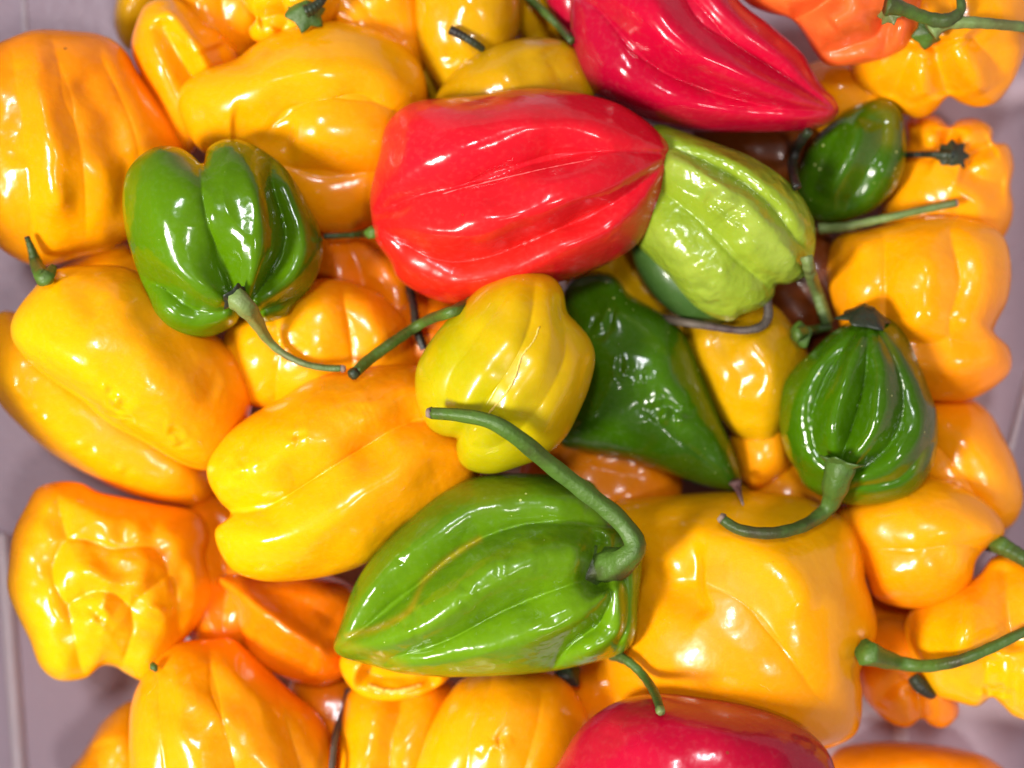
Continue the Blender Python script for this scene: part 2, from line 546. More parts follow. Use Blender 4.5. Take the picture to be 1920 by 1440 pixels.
def add_calyx(key, c, T, R_, teeth, mat, cup=0.35, seed=0, under=0):
    P = PEP[key]
    u = np.cross(T, [0, 0, 1.0]); 
    if np.linalg.norm(u) < 1e-3: u = np.array([1.0, 0, 0])
    u /= np.linalg.norm(u); v = np.cross(T, u)
    n = teeth * 8
    rs = [0.28, 0.5, 0.75, 0.92, 1.0, 0.95, 0.7, 0.3]
    hs = [0.42, 0.26, 0.10, 0.0, -0.07, -0.12, -0.10, 0.0]
    rnd = np.random.RandomState(sum(map(ord, key)) + seed)
    ph = rnd.rand(teeth) * 0.2
    vs, fs = [], []
    for i, (r, h) in enumerate(zip(rs, hs)):
        for k in range(n):
            a = 2 * math.pi * k / n
            f = abs(((k / 8.0) % 1.0) - 0.5) * 2              # 1 at the tooth point
            tooth = 1 + (0.22 * f ** 1.5 - 0.08 + ph[int(k / 8.0) % teeth] * f) * (min(r, 1) ** 2 if i < 6 else 0.6)
            hh = h - cup * 0.3 * (r * tooth) ** 2 + 0.05 * math.cos(a * 3 + seed)
            vs.append(c + R_ * (r * tooth * (math.cos(a) * u + math.sin(a) * v) + hh * T))
    for i in range(len(rs) - 1):
        for k in range(n):
            k2 = (k + 1) % n
            fs.append((i * n + k, i * n + k2, (i + 1) * n + k2, (i + 1) * n + k))
    fs.append(tuple(range(n))[::-1])
    fs.append(tuple((len(rs) - 1) * n + k for k in range(n)))
    P['parts'].append(('calyx', np.array(vs), fs, mat, {'grad': np.tile(np.linspace(-.2, .5, n), len(rs))}, None, None))

def calyx_at(key, px, py, R_, teeth, mat, tilt=(0, 0, 1), lift=0.0, z=None):
    zz = zat(px, py, 8) if z is None else z
    pix = (D - zz) * K
    T = np.array(tilt, float); T /= np.linalg.norm(T)
    add_calyx(key, at(px, py, zz + lift * pix), T, R_ * pix, teeth, mat, seed=int(px))

def scar(key, path, r, mat, name='scar', label=None):
    P = PEP[key]
    Q = catmull(pts(path), 60, False)
    pix = (D - P['z']) * K
    rn = np.random.RandomState(int(Q[0, 0]))
    W = []
    for x, y in Q:
        W.append(at(x, y, surf_z(key, x, y)))
    W = np.array(W)
    z = np.convolve(np.pad(W[:, 2], 4, mode='edge'), np.ones(9) / 9, 'valid')
    W[:, 2] = z
    W[:, 2] += r * pix * 0.55
    rad = r * pix * (0.55 + 0.6 * rn.rand(60)); rad[0] *= .3; rad[-1] *= .3
    W[:, 0] += rn.normal(size=60) * 0.8 * pix * 0.6
    vs, fs = tube(W, rad, nseg=8)
    P['parts'].append((name, vs, fs, mat, {'grad': np.zeros(len(vs))}, None, label))

GROUPS = {}
for k_ in ('orange', 'yelor', 'golden', 'deep', 'rust', 'salmon'): GROUPS[k_] = 'orange and golden peppers in the pile'
for k_ in ('yellow', 'olive', 'lime'): GROUPS[k_] = 'yellow and olive peppers in the pile'
for k_ in ('red', 'crimson', 'dusky'): GROUPS[k_] = 'red peppers in the pile'
for k_ in ('green', 'midgreen', 'darkgreen', 'lightgreen', 'dullgreen'): GROUPS[k_] = 'green peppers in the pile'

def finish():
    for key, P in PEP.items():
        inv = P['Mx'].inverted()
        R = np.array(P['R']); b = P['base']
        if P['parts']:
            root = bpy.data.objects.new(P['name'], None)
            root.empty_display_size = 0.01
            COL.objects.link(root)
            link('body', P['me'], root)
            last = {}
            for nm, vs, fs, mt, at_, par, lab in P['parts']:
                L = (vs - b) @ R
                me = new_mesh(nm, L, fs, [M[mt]], at_)
                o = link(nm, me, last.get(par, root) if par else root)
                if lab: o['label'] = lab
                last[nm] = o
        else:
            root = link(P['name'], P['me'])
        root.matrix_world = P['Mx']
        root['label'] = P['label']
        root['category'] = P['cat']
        root['group'] = P['group'] or GROUPS[P['mat']]

# ------------------------------------------------------------------ the bin
def plain(name, base, rough=0.4, metal=0.0, bumpd=0.0002, var=0.08):
    m = bpy.data.materials.new(name)
    m.use_nodes = True
    nt = m.node_tree; N, Lk = nt.nodes, nt.links
    bs = N['Principled BSDF']
    tc = N.new('ShaderNodeTexCoord')
    n = N.new('ShaderNodeTexNoise'); n.inputs['Scale'].default_value = 28; n.inputs['Detail'].default_value = 6
    Lk.new(tc.outputs['Object'], n.inputs['Vector'])
    mx = N.new('ShaderNodeMix'); mx.data_type = 'RGBA'
    mx.inputs[6].default_value = (*[c * (1 - var) for c in base], 1)
    mx.inputs[7].default_value = (*[min(1, c * (1 + var)) for c in base], 1)
    Lk.new(n.outputs['Fac'], mx.inputs[0]); Lk.new(mx.outputs[2], bs.inputs['Base Color'])
    bs.inputs['Roughness'].default_value = rough
    bs.inputs['Metallic'].default_value = metal
    b = N.new('ShaderNodeBump'); b.inputs['Distance'].default_value = bumpd
    n2 = N.new('ShaderNodeTexNoise'); n2.inputs['Scale'].default_value = 500
    Lk.new(tc.outputs['Object'], n2.inputs['Vector'])
    Lk.new(n2.outputs['Fac'], b.inputs['Height']); Lk.new(b.outputs[0], bs.inputs['Normal'])
    return m

M['bin'] = plain('mauve_bin_plastic', (0.50, 0.395, 0.45), 0.38)
M['rim'] = plain('pale_bin_rim', (0.62, 0.55, 0.58), 0.3)

def slab(name, quad, thick, mat, parent):
    """a thick panel from four world corners; thickness goes away from the face"""
    q = [Vector(v) for v in quad]
    n = (q[1] - q[0]).cross(q[3] - q[0]).normalized()
    vs = q + [v - n * thick for v in q]
    fs = [(0, 1, 2, 3), (7, 6, 5, 4), (0, 4, 5, 1), (1, 5, 6, 2), (2, 6, 7, 3), (3, 7, 4, 0)]
    me = new_mesh(name, [tuple(v) for v in vs], fs, [M[mat]], smooth=False)
    o = link(name, me, parent)
    md = o.modifiers.new('bevel', 'BEVEL'); md.width = min(0.0012, thick * 0.4); md.segments = 3
    return o

bin_root = bpy.data.objects.new('display_bin', None)
COL.objects.link(bin_root)
bin_root['label'] = 'smooth grey mauve display bin that holds the pile of peppers'
bin_root['category'] = 'bin'
zf, zt = FLOOR - 0.003, 0.030
lx0, lx1 = at(-40, 720, zf)[0], at(-330, 720, zt)[0]
rx0, rx1 = at(1925, 720, zf)[0], at(2250, 720, zt)[0]
yb, yt = -0.15, 0.15
slab('floor_panel', [(lx0 - .004, yb, zf), (rx0 + .004, yb, zf), (rx0 + .004, yt, zf), (lx0 - .004, yt, zf)], 0.003, 'bin', bin_root)
slab('side_wall', [(lx0, yb, zf + .0002), (lx0, yt, zf + .0002), (lx1, yt, zt), (lx1, yb, zt)], 0.003, 'bin', bin_root)
slab('side_wall', [(rx0, yt, zf + .0002), (rx0, yb, zf + .0002), (rx1, yb, zt), (rx1, yt, zt)], 0.003, 'bin', bin_root)
slab('end_wall', [(lx0 - .006, yt, zf), (rx0 + .006, yt, zf), (rx1 + .006, yt + .012, zt), (lx1 - .006, yt + .012, zt)], 0.003, 'bin', bin_root)
slab('end_wall', [(rx0 + .008, yb, zf), (lx0 - .008, yb, zf), (lx1 - .008, yb - .012, zt), (rx1 + .008, yb - .012, zt)], 0.003, 'bin', bin_root)

def rib(path, wpx, hgt, mat):
    # a raised moulded rib that runs along the bin floor
    a, b_ = [at(x, y, zf + hgt) for x, y in path]
    wd = wpx * (D - zf) * K
    o_ = np.array([wd, 0, 0])
    slab('rib', [tuple(a), tuple(b_), tuple(b_ + o_), tuple(a + o_)], hgt + .001, mat, bin_root)
rib([(28, -120), (44, 130)], 11, .0015, 'rim')
rib([(-14, 1000), (26, 1560)], 24, .004, 'rim')
rib([(1946, 640), (1868, 930)], 12, .003, 'rim')
rib([(1675, 1340), (1675, 1420)], 30, .001, 'rim')

# ------------------------------------------------------------------ the peppers, bottom of the pile first
GB = 'orange and yellow peppers deep in the pile'
# glimpses of the lowest layer in the gaps
pepper('d1', 'brownish orange pepper deep between the left green and the bright red pepper', 'rust', 105, (700, 520),
       '560,440 640,420 730,430 800,480 840,560 830,650 780,700 700,690 620,640 570,560', '-.2/16 640,430 680,520 700,640', grad=((700, 600), (660, 440)))
pepper('d2', 'orange pepper half hidden below the bottom tip of the small yellow pepper', 'rust', 90, (1130, 880),
       '980,860 1040,800 1140,800 1240,840 1280,900 1260,960 1180,1000 1060,990 990,930', '-.15/14 1050,830 1120,880 1220,900')
pepper('d3', 'amber pepper seen in the narrow gap between the bright red and the light green pepper', 'olive', 90, (1180, 540),
       '1060,500 1120,450 1200,440 1270,500 1330,580 1320,650 1240,680 1140,650 1080,590', '-.2/12 1130,480 1190,560 1260,640')
pepper('d4', 'reddish brown pepper, gap shade put into its colour, right of the light green pepper', 'dusky', 80, (1500, 540),
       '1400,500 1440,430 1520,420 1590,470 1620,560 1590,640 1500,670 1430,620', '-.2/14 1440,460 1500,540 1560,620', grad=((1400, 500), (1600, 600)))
pepper('d13', 'added dark body, coloured as the shaded underside of the big crimson pepper', 'dusky', 80, (1430, 280),
       '1300,230 1400,215 1500,225 1550,280 1520,350 1430,370 1340,330')  # added body standing in for the crimson pepper's shaded underside lobe
pepper('d5', 'deep orange pepper in the gap under the knobbly lower left pepper', 'rust', 90, (410, 1120),
       '340,960 400,920 470,960 500,1050 520,1150 480,1230 400,1240 340,1170 320,1060', '-.2/14 400,950 420,1060 420,1200')
pepper('d6', 'orange pepper in the gap just above the broad golden pepper', 'orange', 80, (1470, 920),
       '1380,900 1420,850 1500,840 1570,880 1590,950 1540,1000 1440,1000 1390,960')
pepper('d7', 'deep orange pepper in the dark gap beside the small dark pedicel at lower left', 'rust', 80, (640, 1330),
       '540,1290 590,1250 660,1250 720,1300 740,1380 700,1460 620,1480 560,1420')
pepper('d8', 'orange pepper in the gap above the thick stalk of the golden pepper', 'rust', 70, (1680, 1180),
       '1590,1150 1630,1110 1720,1120 1780,1170 1790,1230 1740,1270 1650,1260 1600,1210')
pepper('d9', 'orange pepper peeping out at the top between the salmon and the crimson pepper', 'orange', 80, (1580, 170),
       '1500,140 1550,110 1620,120 1680,170 1690,240 1640,290 1560,280 1510,220')
pepper('d10', 'olive brown pepper hidden in the shade behind the top golden pepper', 'olive', 70, (800, 120),
       '740,60 800,30 870,60 900,130 880,200 810,230 750,190')
pepper('d11', 'orange pepper glimpsed under the stalk tip left of the small yellow pepper', 'rust', 80, (820, 640),
       '740,590 800,550 880,570 900,650 870,720 790,730 740,680')
pepper('d12', 'deep orange pepper in the gap at the top left behind the folded pepper', 'rust', 70, (440, 60),
       '360,10 420,-30 500,-20 540,50 520,130 440,150 380,110')

pepper('A3', 'dusky orange pepper at the top edge behind the folded dark orange one', 'orange', 95, (420, 20),
       '330,-60 420,-90 500,-60 520,20 500,90 430,130 360,110 330,30', '-.22/16 400,-60 420,20 440,110', grad=((380, 100), (420, -60)))
pepper('A2b', 'slim yellow pepper at the top left behind the folded dark orange one', 'yellow', 60, (250, 10),
       '235,-40 290,-60 310,0 300,70 270,100 235,90 215,50 218,0')
pepper('A6', 'amber pepper at the top edge behind the golden one', 'orange', 95, (690, 20),
       '590,-60 690,-100 780,-60 800,30 800,120 770,180 700,160 640,90 590,30', '-.18/18 650,-50 690,20 760,110')
pepper('A8', 'small olive yellow pepper at the top edge under a thin green stalk', 'olive', 70, (1010, 10),
       '955,-40 1010,-80 1060,-40 1080,30 1060,90 1000,95 960,50', '-.2/10 1000,-40 1010,20 1010,80')
pepper('A7', 'olive yellow pepper at the top edge with a short dark broken stalk', 'olive', 95, (875, 40),
       '785,-60 880,-110 965,-60 975,10 965,80 930,130 880,175 840,185 810,150 785,90 778,10', '-.15/18 830,-70 840,20 840,130')
stem('A7', '905,92,7,-6 890,82,8,2 868,68,8,4 843,55,9,6', 'stemdark', tip='stemdark')
pepper('A9', 'ochre orange pepper lying behind the top edge of the bright red pepper', 'olive', 105, (970, 160),
       '815,190 850,135 900,95 960,75 1010,70 1065,80 1095,115 1115,180 1070,240 980,280 900,270 840,240', '-.15/20 1010,80 1040,140 1060,210', grad=((1400, 60), (700, 160)))
pepper('A2', 'dark orange pepper at the top left with a sharp folded ridge', 'orange', 100, (330, 110),
       '250,60 270,12 305,-5 345,5 385,40 425,70 450,110 440,170 400,230 360,290 325,270 295,195 262,140 245,95',
       '.24/16 305,10 340,55 375,100 400,150;-.34/13 300,30 320,80 350,130 380,170;-.2/16 400,80 420,120 420,160', grad=((320, 60), (250, 90)))
pepper('A5', 'small knobbed yellow pepper at the top edge with a crumpled green calyx', 'yelor', 75, (530, 10),
       '450,-20 462,15 480,35 466,55 475,75 500,80 525,68 560,60 610,50 640,0 620,-60 540,-90 470,-60', '-.4/9 480,38 510,30 545,20;-.3/9 520,65 540,45 560,30')
calyx_at('A5', 572, 20, 34, 6, 'stem', tilt=(0.3, 0.4, 1))
stem('A5', '572,22,13,8 592,12,10,12 606,-4,9,14 614,-30,8,14', 'stemdark', tip=None)

pepper('O14', 'orange pepper tucked between the tall left pepper and the two lobed one', 'orange', 80, (230, 530),
       '110,510 150,480 190,460 245,452 300,490 340,560 350,640 300,660 220,620 150,570')
pepper('A1', 'tall orange pepper with long ribs in the upper left corner', 'orange', 135, (140, 300),
       '-90,250 -70,130 -20,90 30,66 70,55 130,57 190,65 232,92 262,140 298,190 328,235 350,300 345,370 300,430 230,452 200,470 150,482 100,497 68,500 30,485 -5,460 -60,400',
       '.14/26 60,85 75,180 100,290 112,420;-.14/32 130,120 190,210 222,300 235,420;-.07/32 30,100 35,200 50,320', crests='0.07;-10,130 5,250 10,420;60,75 75,180 100,290 115,440;135,70 175,180 205,300 205,440;225,110 285,210 320,330',
       grad=((140, 480), (170, 130)), lump=.018, lumpscale=110)
pepper('A4', 'broad golden pepper with smooth shoulders in the top row', 'golden', 150, (610, 190),
       '333,200 345,155 390,128 440,112 480,82 540,52 610,38 690,50 750,80 788,120 802,180 798,250 780,330 740,400 665,434 605,437 560,420 500,370 450,330 400,300 360,262',
       '-.14/40 430,245 500,262 560,262', crests='0.22;350,205 450,165 560,135 680,120 770,170;600,250 680,250 770,270;560,390 640,400 720,380',
       grad=((560, 60), (520, 420)), lump=.014, lumpscale=140, p=2.2)
pepper('R0', 'red pepper at the top edge mostly behind the big crimson one', 'crimson', 70, (1070, 0),
       '1020,-30 1028,20 1055,65 1095,90 1130,60 1140,0 1110,-60 1060,-70')
stem('A8', '985,-8,7,8 1020,22,8,10 1050,52,8,10 1075,80,8,8', 'stem', tip=None)

pepper('O2', 'knobbly orange pepper at the right with a dark round calyx', 'orange', 105, (1790, 350),
       '1650,400 1662,330 1690,290 1700,262 1700,228 1722,214 1755,216 1780,236 1800,224 1832,222 1860,240 1863,265 1890,272 1901,310 1895,350 1900,392 1888,435 1850,480 1780,500 1700,490 1650,460',
       '-.4/10 1780,240 1775,270 1770,300;-.3/10 1862,268 1830,285 1800,300;-.22/14 1895,350 1850,340 1800,310;-.2/12 1700,262 1730,280 1760,300', lump=.03, lumpscale=70)
calyx_at('O2', 1785, 292, 26, 8, 'stemdark', tilt=(-.2, 0, 1))
stem('O2', '1782,292,9,8 1750,290,7,10 1720,290,6,8 1688,291,6,4', 'stemdark', tip=None)
pepper('O1', 'lobed orange pepper in the upper right corner beneath the green stalk', 'orange', 120, (1790, 70),
       '1590,130 1600,165 1635,182 1670,195 1695,215 1725,222 1755,207 1778,182 1800,193 1830,201 1865,195 1892,165 1915,120 1930,60 1925,-20 1860,-80 1720,-80 1650,0',
       '-.3/13 1778,184 1765,130 1750,70;-.25/14 1668,190 1690,140 1720,80;-.22/14 1900,160 1860,110 1810,60;.12/24 1725,190 1720,130 1730,80;.12/24 1835,180 1820,120 1800,70', lump=.025, lumpscale=80)
pepper('S1', 'matte salmon orange pepper with folded lobes at the top edge', 'salmon', 115, (1570, 10),
       '1385,-30 1400,6 1440,24 1480,34 1505,60 1525,95 1552,122 1600,122 1650,112 1692,92 1716,62 1726,20 1718,-50 1600,-110 1450,-100',
       '-.4/9 1482,38 1530,20 1570,-20;-.4/10 1530,96 1590,88 1640,60 1660,20;-.35/9 1650,112 1660,70 1680,30;.16/20 1560,50 1590,20 1590,-20', lump=.02, lumpscale=90)
calyx_at('S1', 1668, 20, 24, 7, 'stempale', tilt=(-.9, .2, .8), lift=8)
stem('S1', '1662,10,20,16 1690,16,14,24 1730,32,13,26 1770,40,15,24 1800,22,10,26 1800,-4,8,24 1790,-40,7,20', 'stem', tip=None)
calyx_at('O1', 1742, 62, 26, 5, 'stem', tilt=(.1, -.4, 1), lift=8)
stem('O1', '1745,60,18,10 1770,44,14,16 1810,42,12,16 1860,45,11,16 1930,52,11,14 1990,60,11,10', 'stempale', tip=None)

pepper('O4', 'long smooth orange pepper against the right wall', 'orange', 115, (1790, 870),
       '1700,760 1750,735 1800,735 1852,770 1882,820 1905,870 1919,930 1906,975 1876,996 1830,992 1770,965 1700,930 1680,850',
       '', crests='0.2;1765,765 1845,850 1895,950;1720,880 1790,960', grad=((1860, 960), (1740, 780)))
pepper('O3', 'squat orange pepper with a deep side crease by the right wall', 'orange', 150, (1720, 540),
       '1548,540 1552,480 1575,438 1630,428 1700,412 1780,405 1850,420 1885,450 1896,505 1890,560 1868,606 1865,625 1892,652 1896,692 1872,720 1830,745 1780,752 1700,740 1640,690 1580,620',
       '', crests='0.2;1600,460 1590,540 1610,610;1715,430 1738,530 1720,600;1842,450 1858,530 1835,595;1680,670 1780,694 1880,670', grad=((1700, 450), (1650, 700)), lump=.015, lumpscale=120)
pepper('DG1', 'dark green pepper lying behind the light green one at upper right', 'darkgreen', 92, (1610, 300),
       '1492,360 1496,320 1520,268 1560,225 1602,200 1650,185 1685,200 1697,240 1699,300 1682,350 1640,392 1592,416 1545,422 1510,402',
       '-.26/15 1660,200 1650,270 1615,340 1570,400;-.14/12 1590,220 1550,300 1520,380;.14/16 1620,220 1590,300 1550,380', grad=((1560, 380), (1680, 220)), tints='.5/20 1655,205 1670,230 1665,260')
stem('DG1', '1535,428,10,2 1580,426,9,10 1640,414,8,14 1720,396,8,16 1796,380,8,18', 'stempale', tip='stemtip', tiplen=.035)
pepper('Y8', 'small orange yellow pepper below the olive one beside the pointed green pepper', 'orange', 75, (1430, 850),
       '1368,810 1400,780 1460,760 1490,820 1480,875 1425,918 1395,905 1380,870')
pepper('Y7', 'olive yellow pepper wedged between the pointed green and the ribbed dark green pepper', 'olive', 105, (1400, 690),
       '1285,640 1300,590 1360,570 1440,565 1490,615 1515,665 1500,730 1470,795 1440,832 1390,822 1350,785 1315,710',
       '-.16/20 1330,610 1380,690 1400,800;.10/20 1400,620 1440,690 1440,780', grad=((1350, 780), (1420, 560)))
calyx_at('Y7', 1497, 628, 24, 5, 'stem', tilt=(-.6, 0, .8), lift=4)
stem('Y7', '1490,628,16,6 1520,620,10,14 1548,614,9,14 1560,612,8,8', 'stem', tip=None)
pepper('O7', 'small deep orange pepper with a dark dry calyx at the lower right', 'deep', 85, (1710, 1260),
       '1600,1200 1640,1160 1700,1165 1760,1230 1792,1300 1797,1340 1772,1364 1745,1360 1728,1348 1702,1364 1668,1355 1638,1330 1612,1290',
       '-.35/9 1728,1350 1722,1310 1715,1280;-.2/12 1645,1330 1670,1290 1700,1260')
stem('O7', '1712,1268,12,4 1725,1285,15,3 1742,1300,10,3 1752,1306,5,1', 'stemdark', tip=None)
pepper('O6', 'bumpy orange pepper in the lower right corner behind the long stalk', 'yelor', 125, (1840, 1190),
       '1695,1180 1710,1140 1760,1110 1830,1080 1860,1045 1900,1035 1970,1060 2010,1180 1990,1310 1950,1350 1905,1345 1878,1322 1860,1308 1832,1325 1790,1315 1750,1300 1715,1250',
       'w.05/24 1780,1290 1850,1290 1910,1320;-.22/16 1880,1045 1885,1130 1905,1230;-.2/14 1862,1308 1845,1270 1850,1220;.12/20 1820,1110 1810,1200 1800,1280', grad=((1850, 1320), (1840, 1080)))
stem('O6', '1835,1010,20,6 1868,1018,20,8 1900,1035,16,8 1940,1060,14,8', 'stem', tip=None)
pepper('O5', 'rounded orange pepper beneath the ribbed dark green one on the right', 'orange', 125, (1730, 1010),
       '1565,980 1590,945 1660,915 1740,895 1810,915 1868,960 1884,1000 1858,1020 1832,1050 1820,1092 1790,1122 1740,1139 1690,1139 1640,1120 1622,1080 1600,1040',
       '', crests='0.15;1620,965 1740,955 1850,985;1640,1095 1730,1105 1810,1070', grad=((1740, 1000), (1640, 1120)))
pepper('O15', 'rounded orange pepper right of the curled stalk of the left green pepper', 'orange', 105, (620, 610),
       '415,650 440,600 500,575 540,540 590,524 640,526 700,545 745,580 780,640 785,700 740,740 640,760 540,765 470,760 430,710',
       '', crests='0.2;445,620 470,740;580,550 600,650 565,750;700,570 725,690', grad=((600, 620), (760, 560)))
pepper('Y6', 'knobbly crumpled orange pepper with a deep pit at the lower left', 'yelor', 130, (215, 1080),
       '16,1060 24,1000 48,950 70,915 110,903 150,905 185,922 230,932 300,945 345,952 375,965 392,1000 386,1040 402,1090 397,1130 372,1170 347,1200 325,1240 300,1270 268,1277 236,1262 215,1250 190,1250 160,1272 110,1276 75,1250 55,1200 30,1150 14,1105',
       'w.018/18 180,1110 190,1180 178,1240;w.018/18 292,1120 298,1170 285,1220;w.018/22 150,1040 220,1080 270,1110;w.018/20 50,1080 60,1160 100,1240', crests='0.23;110,925 60,1000 45,1090 85,1200 120,1255;110,930 200,968 310,975 360,1060 360,1160;160,1072 205,1092 260,1085;196,1125 196,1180 186,1240;290,1125 300,1180 272,1255',
       lump=.02, lumpscale=60, grad=((130, 1240), (330, 960)))
scar('Y6', '210,938 213,955 212,970', 2.2, 'stembrown')
pepper('O12', 'deep orange pepper with a sharp bright ridge left of the large green one', 'deep', 105, (550, 1180),
       '405,1085 432,1078 470,1082 560,1070 625,1080 675,1110 690,1180 665,1245 635,1275 590,1286 530,1270 478,1240 452,1190 442,1130',
       '.22/16 430,1100 480,1140 540,1180 600,1220 640,1245;-.16/18 480,1180 530,1230 590,1260;-.12/18 480,1100 560,1130 640,1170', grad=((450, 1120), (560, 1100)))
pepper('O11', 'dim orange pepper cut by the bottom edge at the lower left', 'orange', 90, (200, 1440),
       '110,1470 150,1420 172,1385 195,1350 250,1312 300,1340 310,1440 290,1540 200,1560 130,1530', '-.2/14 175,1385 190,1440 200,1500', grad=((260, 1500), (100, 1350)))
pepper('O10', 'large ribbed orange pepper at the bottom left of the frame', 'orange', 150, (410, 1370),
       '242,1370 252,1300 288,1240 330,1206 400,1198 440,1200 482,1235 540,1290 600,1345 628,1410 640,1480 600,1560 450,1600 300,1580 250,1480',
       '', crests='0.12;268,1300 262,1430;345,1212 338,1310 372,1450;440,1210 480,1320 520,1470;560,1320 605,1440', grad=((330, 1440), (470, 1260)))
stem('Y6', '284,1244,5,2 288,1250,8,3 292,1256,5,2', 'stem', tip=None)
stem('O10', '654,1292,7,-4 646,1330,7,6 630,1375,7,8 622,1440,7,8 616,1500,7,8', 'stembrown', tip=None, gradv=(.4, -.2))
pepper('Y3b', 'long yellow orange pepper at the left edge half under its broader twin', 'yelor', 115, (190, 800),
       '-40,690 -30,620 -5,588 24,584 90,610 200,680 330,780 420,850 416,900 402,932 372,949 320,949 240,927 160,887 90,847 40,802 0,758',
       'w.03/14 20,735 90,800 180,858 280,905;.08/16 -5,690 60,770 150,840 250,895 350,925', grad=((100, 880), (300, 760)), lump=.012, lumpscale=120, spine='60,700 180,790 310,870')
pepper('Y3', 'broad smooth orange pepper at the left edge with a crinkled lower flank', 'yelor', 165, (250, 680),
       '20,622 28,588 60,545 100,508 160,498 240,503 320,552 420,640 464,690 475,750 452,820 412,868 385,882 335,867 270,829 205,795 150,749 85,705 35,657',
       'w.05/20 60,650 130,700 210,755 290,800 370,850;.07/20 60,610 130,680 210,735 290,785;-.07/34 250,560 340,660 420,740;-.06/30 120,520 160,560 200,600',
       grad=((150, 740), (360, 560)), lump=.010, lumpscale=120, p=2.2)
stem('Y3', '100,500,8,2 84,522,17,4 70,500,13,10 60,470,8,12 50,443,5,10', 'stem', tip='stemdark', tiplen=.06)
pepper('Y4', 'large yellow orange pepper with wrinkled lobes left of centre', 'yelor', 165, (620, 890),
       '392,905 390,868 420,820 468,780 530,745 600,702 660,690 725,684 790,690 850,740 895,810 905,880 870,930 810,965 765,990 722,1030 680,1060 620,1079 550,1089 490,1089 438,1070 410,1030 404,992 432,965 412,940',
       'w.025/30 425,905 480,880 540,850 600,835;w.02/20 640,800 740,750', crests='0.4;870,740 760,730 660,762 560,815 480,868 415,900;900,850 800,850 720,910 620,980 520,1028 420,1020',
       grad=((480, 960), (740, 720)), lump=.012, lumpscale=130, p=2.2)
pepper('O8', 'orange pepper at the bottom edge under the curled open pepper', 'orange', 95, (720, 1390),
       '625,1470 640,1350 660,1290 720,1270 800,1270 850,1280 860,1330 830,1400 800,1470 790,1550 640,1550', '-.2/14 760,1280 740,1370 730,1470', grad=((680, 1460), (820, 1280)))
pepper('Y5b', 'small orange pepper partly under the large green one at the bottom', 'orange', 90, (1130, 1290),
       '1045,1270 1090,1220 1180,1190 1250,1230 1260,1290 1220,1340 1150,1370 1095,1380 1060,1340', grad=((1130, 1230), (1100, 1380)))
pepper('O9', 'curled rim of an open yellow orange pepper under the large green tip', 'yelor', 62, (740, 1262),
       '638,1255 645,1225 700,1205 790,1205 850,1235 842,1272 795,1302 742,1315 695,1311 660,1292',
       '-.9/24 670,1255 720,1272 770,1262 815,1245', p=3.2, lump=.02, lumpscale=50)
scar('O9', '690,1284 720,1294 755,1294 790,1283', 4.5, 'seed', name='seed_rib')
pepper('Y5', 'smooth yellow pepper at the bottom edge between the large green and the crimson one', 'golden', 125, (940, 1370),
       '782,1470 790,1400 812,1350 842,1300 872,1270 930,1250 1000,1250 1055,1268 1082,1305 1102,1350 1090,1410 1050,1480 1000,1560 850,1570',
       'w.02/20 890,1420 930,1390 960,1370', crests='0.09;875,1285 835,1370 820,1480;975,1265 945,1360 925,1480;1062,1300 1060,1380 1020,1480', lump=.012, lumpscale=100, grad=((860, 1440), (1040, 1260)))
calyx_at('Y5', 1068, 1266, 22, 5, 'stemdark', tilt=(.3, .3, 1), lift=2)
pepper('B2', 'orange pepper lying along the bottom edge right of the crimson one', 'deep', 85, (1720, 1460),
       '1530,1500 1560,1415 1612,1393 1700,1391 1800,1404 1862,1426 1910,1480 1860,1540 1700,1570 1560,1560', grad=((1500, 1440), (1500, 1600)))
pepper('B1', 'broad golden pepper with a long fleshy stalk, largest at lower right', 'golden', 215, (1400, 1150),
       '1130,1040 1138,970 1150,940 1200,933 1280,927 1360,922 1430,922 1492,930 1552,952 1600,990 1618,1040 1622,1085 1634,1125 1644,1170 1636,1215 1612,1258 1616,1300 1612,1360 1585,1390 1520,1410 1400,1420 1260,1410 1180,1360 1140,1280 1130,1160',
       '-.15/60 1190,1090 1260,1090 1330,1095;.07/30 1270,990 1400,1030 1480,1085 1510,1170', crests='0.05;1150,962 1270,980 1400,1016 1485,1085 1520,1170 1560,1250;1150,1210 1260,1200 1360,1230 1440,1290 1500,1370',
       grad=((1450, 1000), (1350, 1330)), lump=.006, lumpscale=190, p=2.2)
stem('B1', '1622,1222,26,-8 1650,1232,21,4 1690,1243,15,14 1740,1248,13,18 1800,1238,12,18 1860,1214,11,20 1910,1190,10,20 1960,1170,10,18', 'stem', tip=None, gradv=(-.1, .4))
pepper('R3', 'glossy crimson pepper at the bottom edge', 'crimson', 165, (1290, 1450),
       '1025,1470 1050,1425 1085,1370 1130,1330 1180,1308 1240,1300 1320,1308 1400,1322 1480,1350 1532,1385 1562,1430 1568,1490 1500,1560 1350,1620 1150,1600 1050,1550',
       '.07/34 1120,1410 1240,1365 1380,1390 1510,1450;-.06/34 1150,1350 1120,1440 1150,1540', grad=((1150, 1360), (1500, 1420)), lump=.012, lumpscale=150)
stem('Y5b', '1145,1225,12,6 1175,1238,10,10 1205,1265,9,10 1228,1300,9,12 1240,1338,9,12', 'stem', tip='stempale', tiplen=.09)
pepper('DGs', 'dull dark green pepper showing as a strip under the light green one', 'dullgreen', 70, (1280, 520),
       '1183,455 1192,500 1222,550 1268,590 1318,612 1370,600 1380,520 1320,430 1240,410 1195,425')
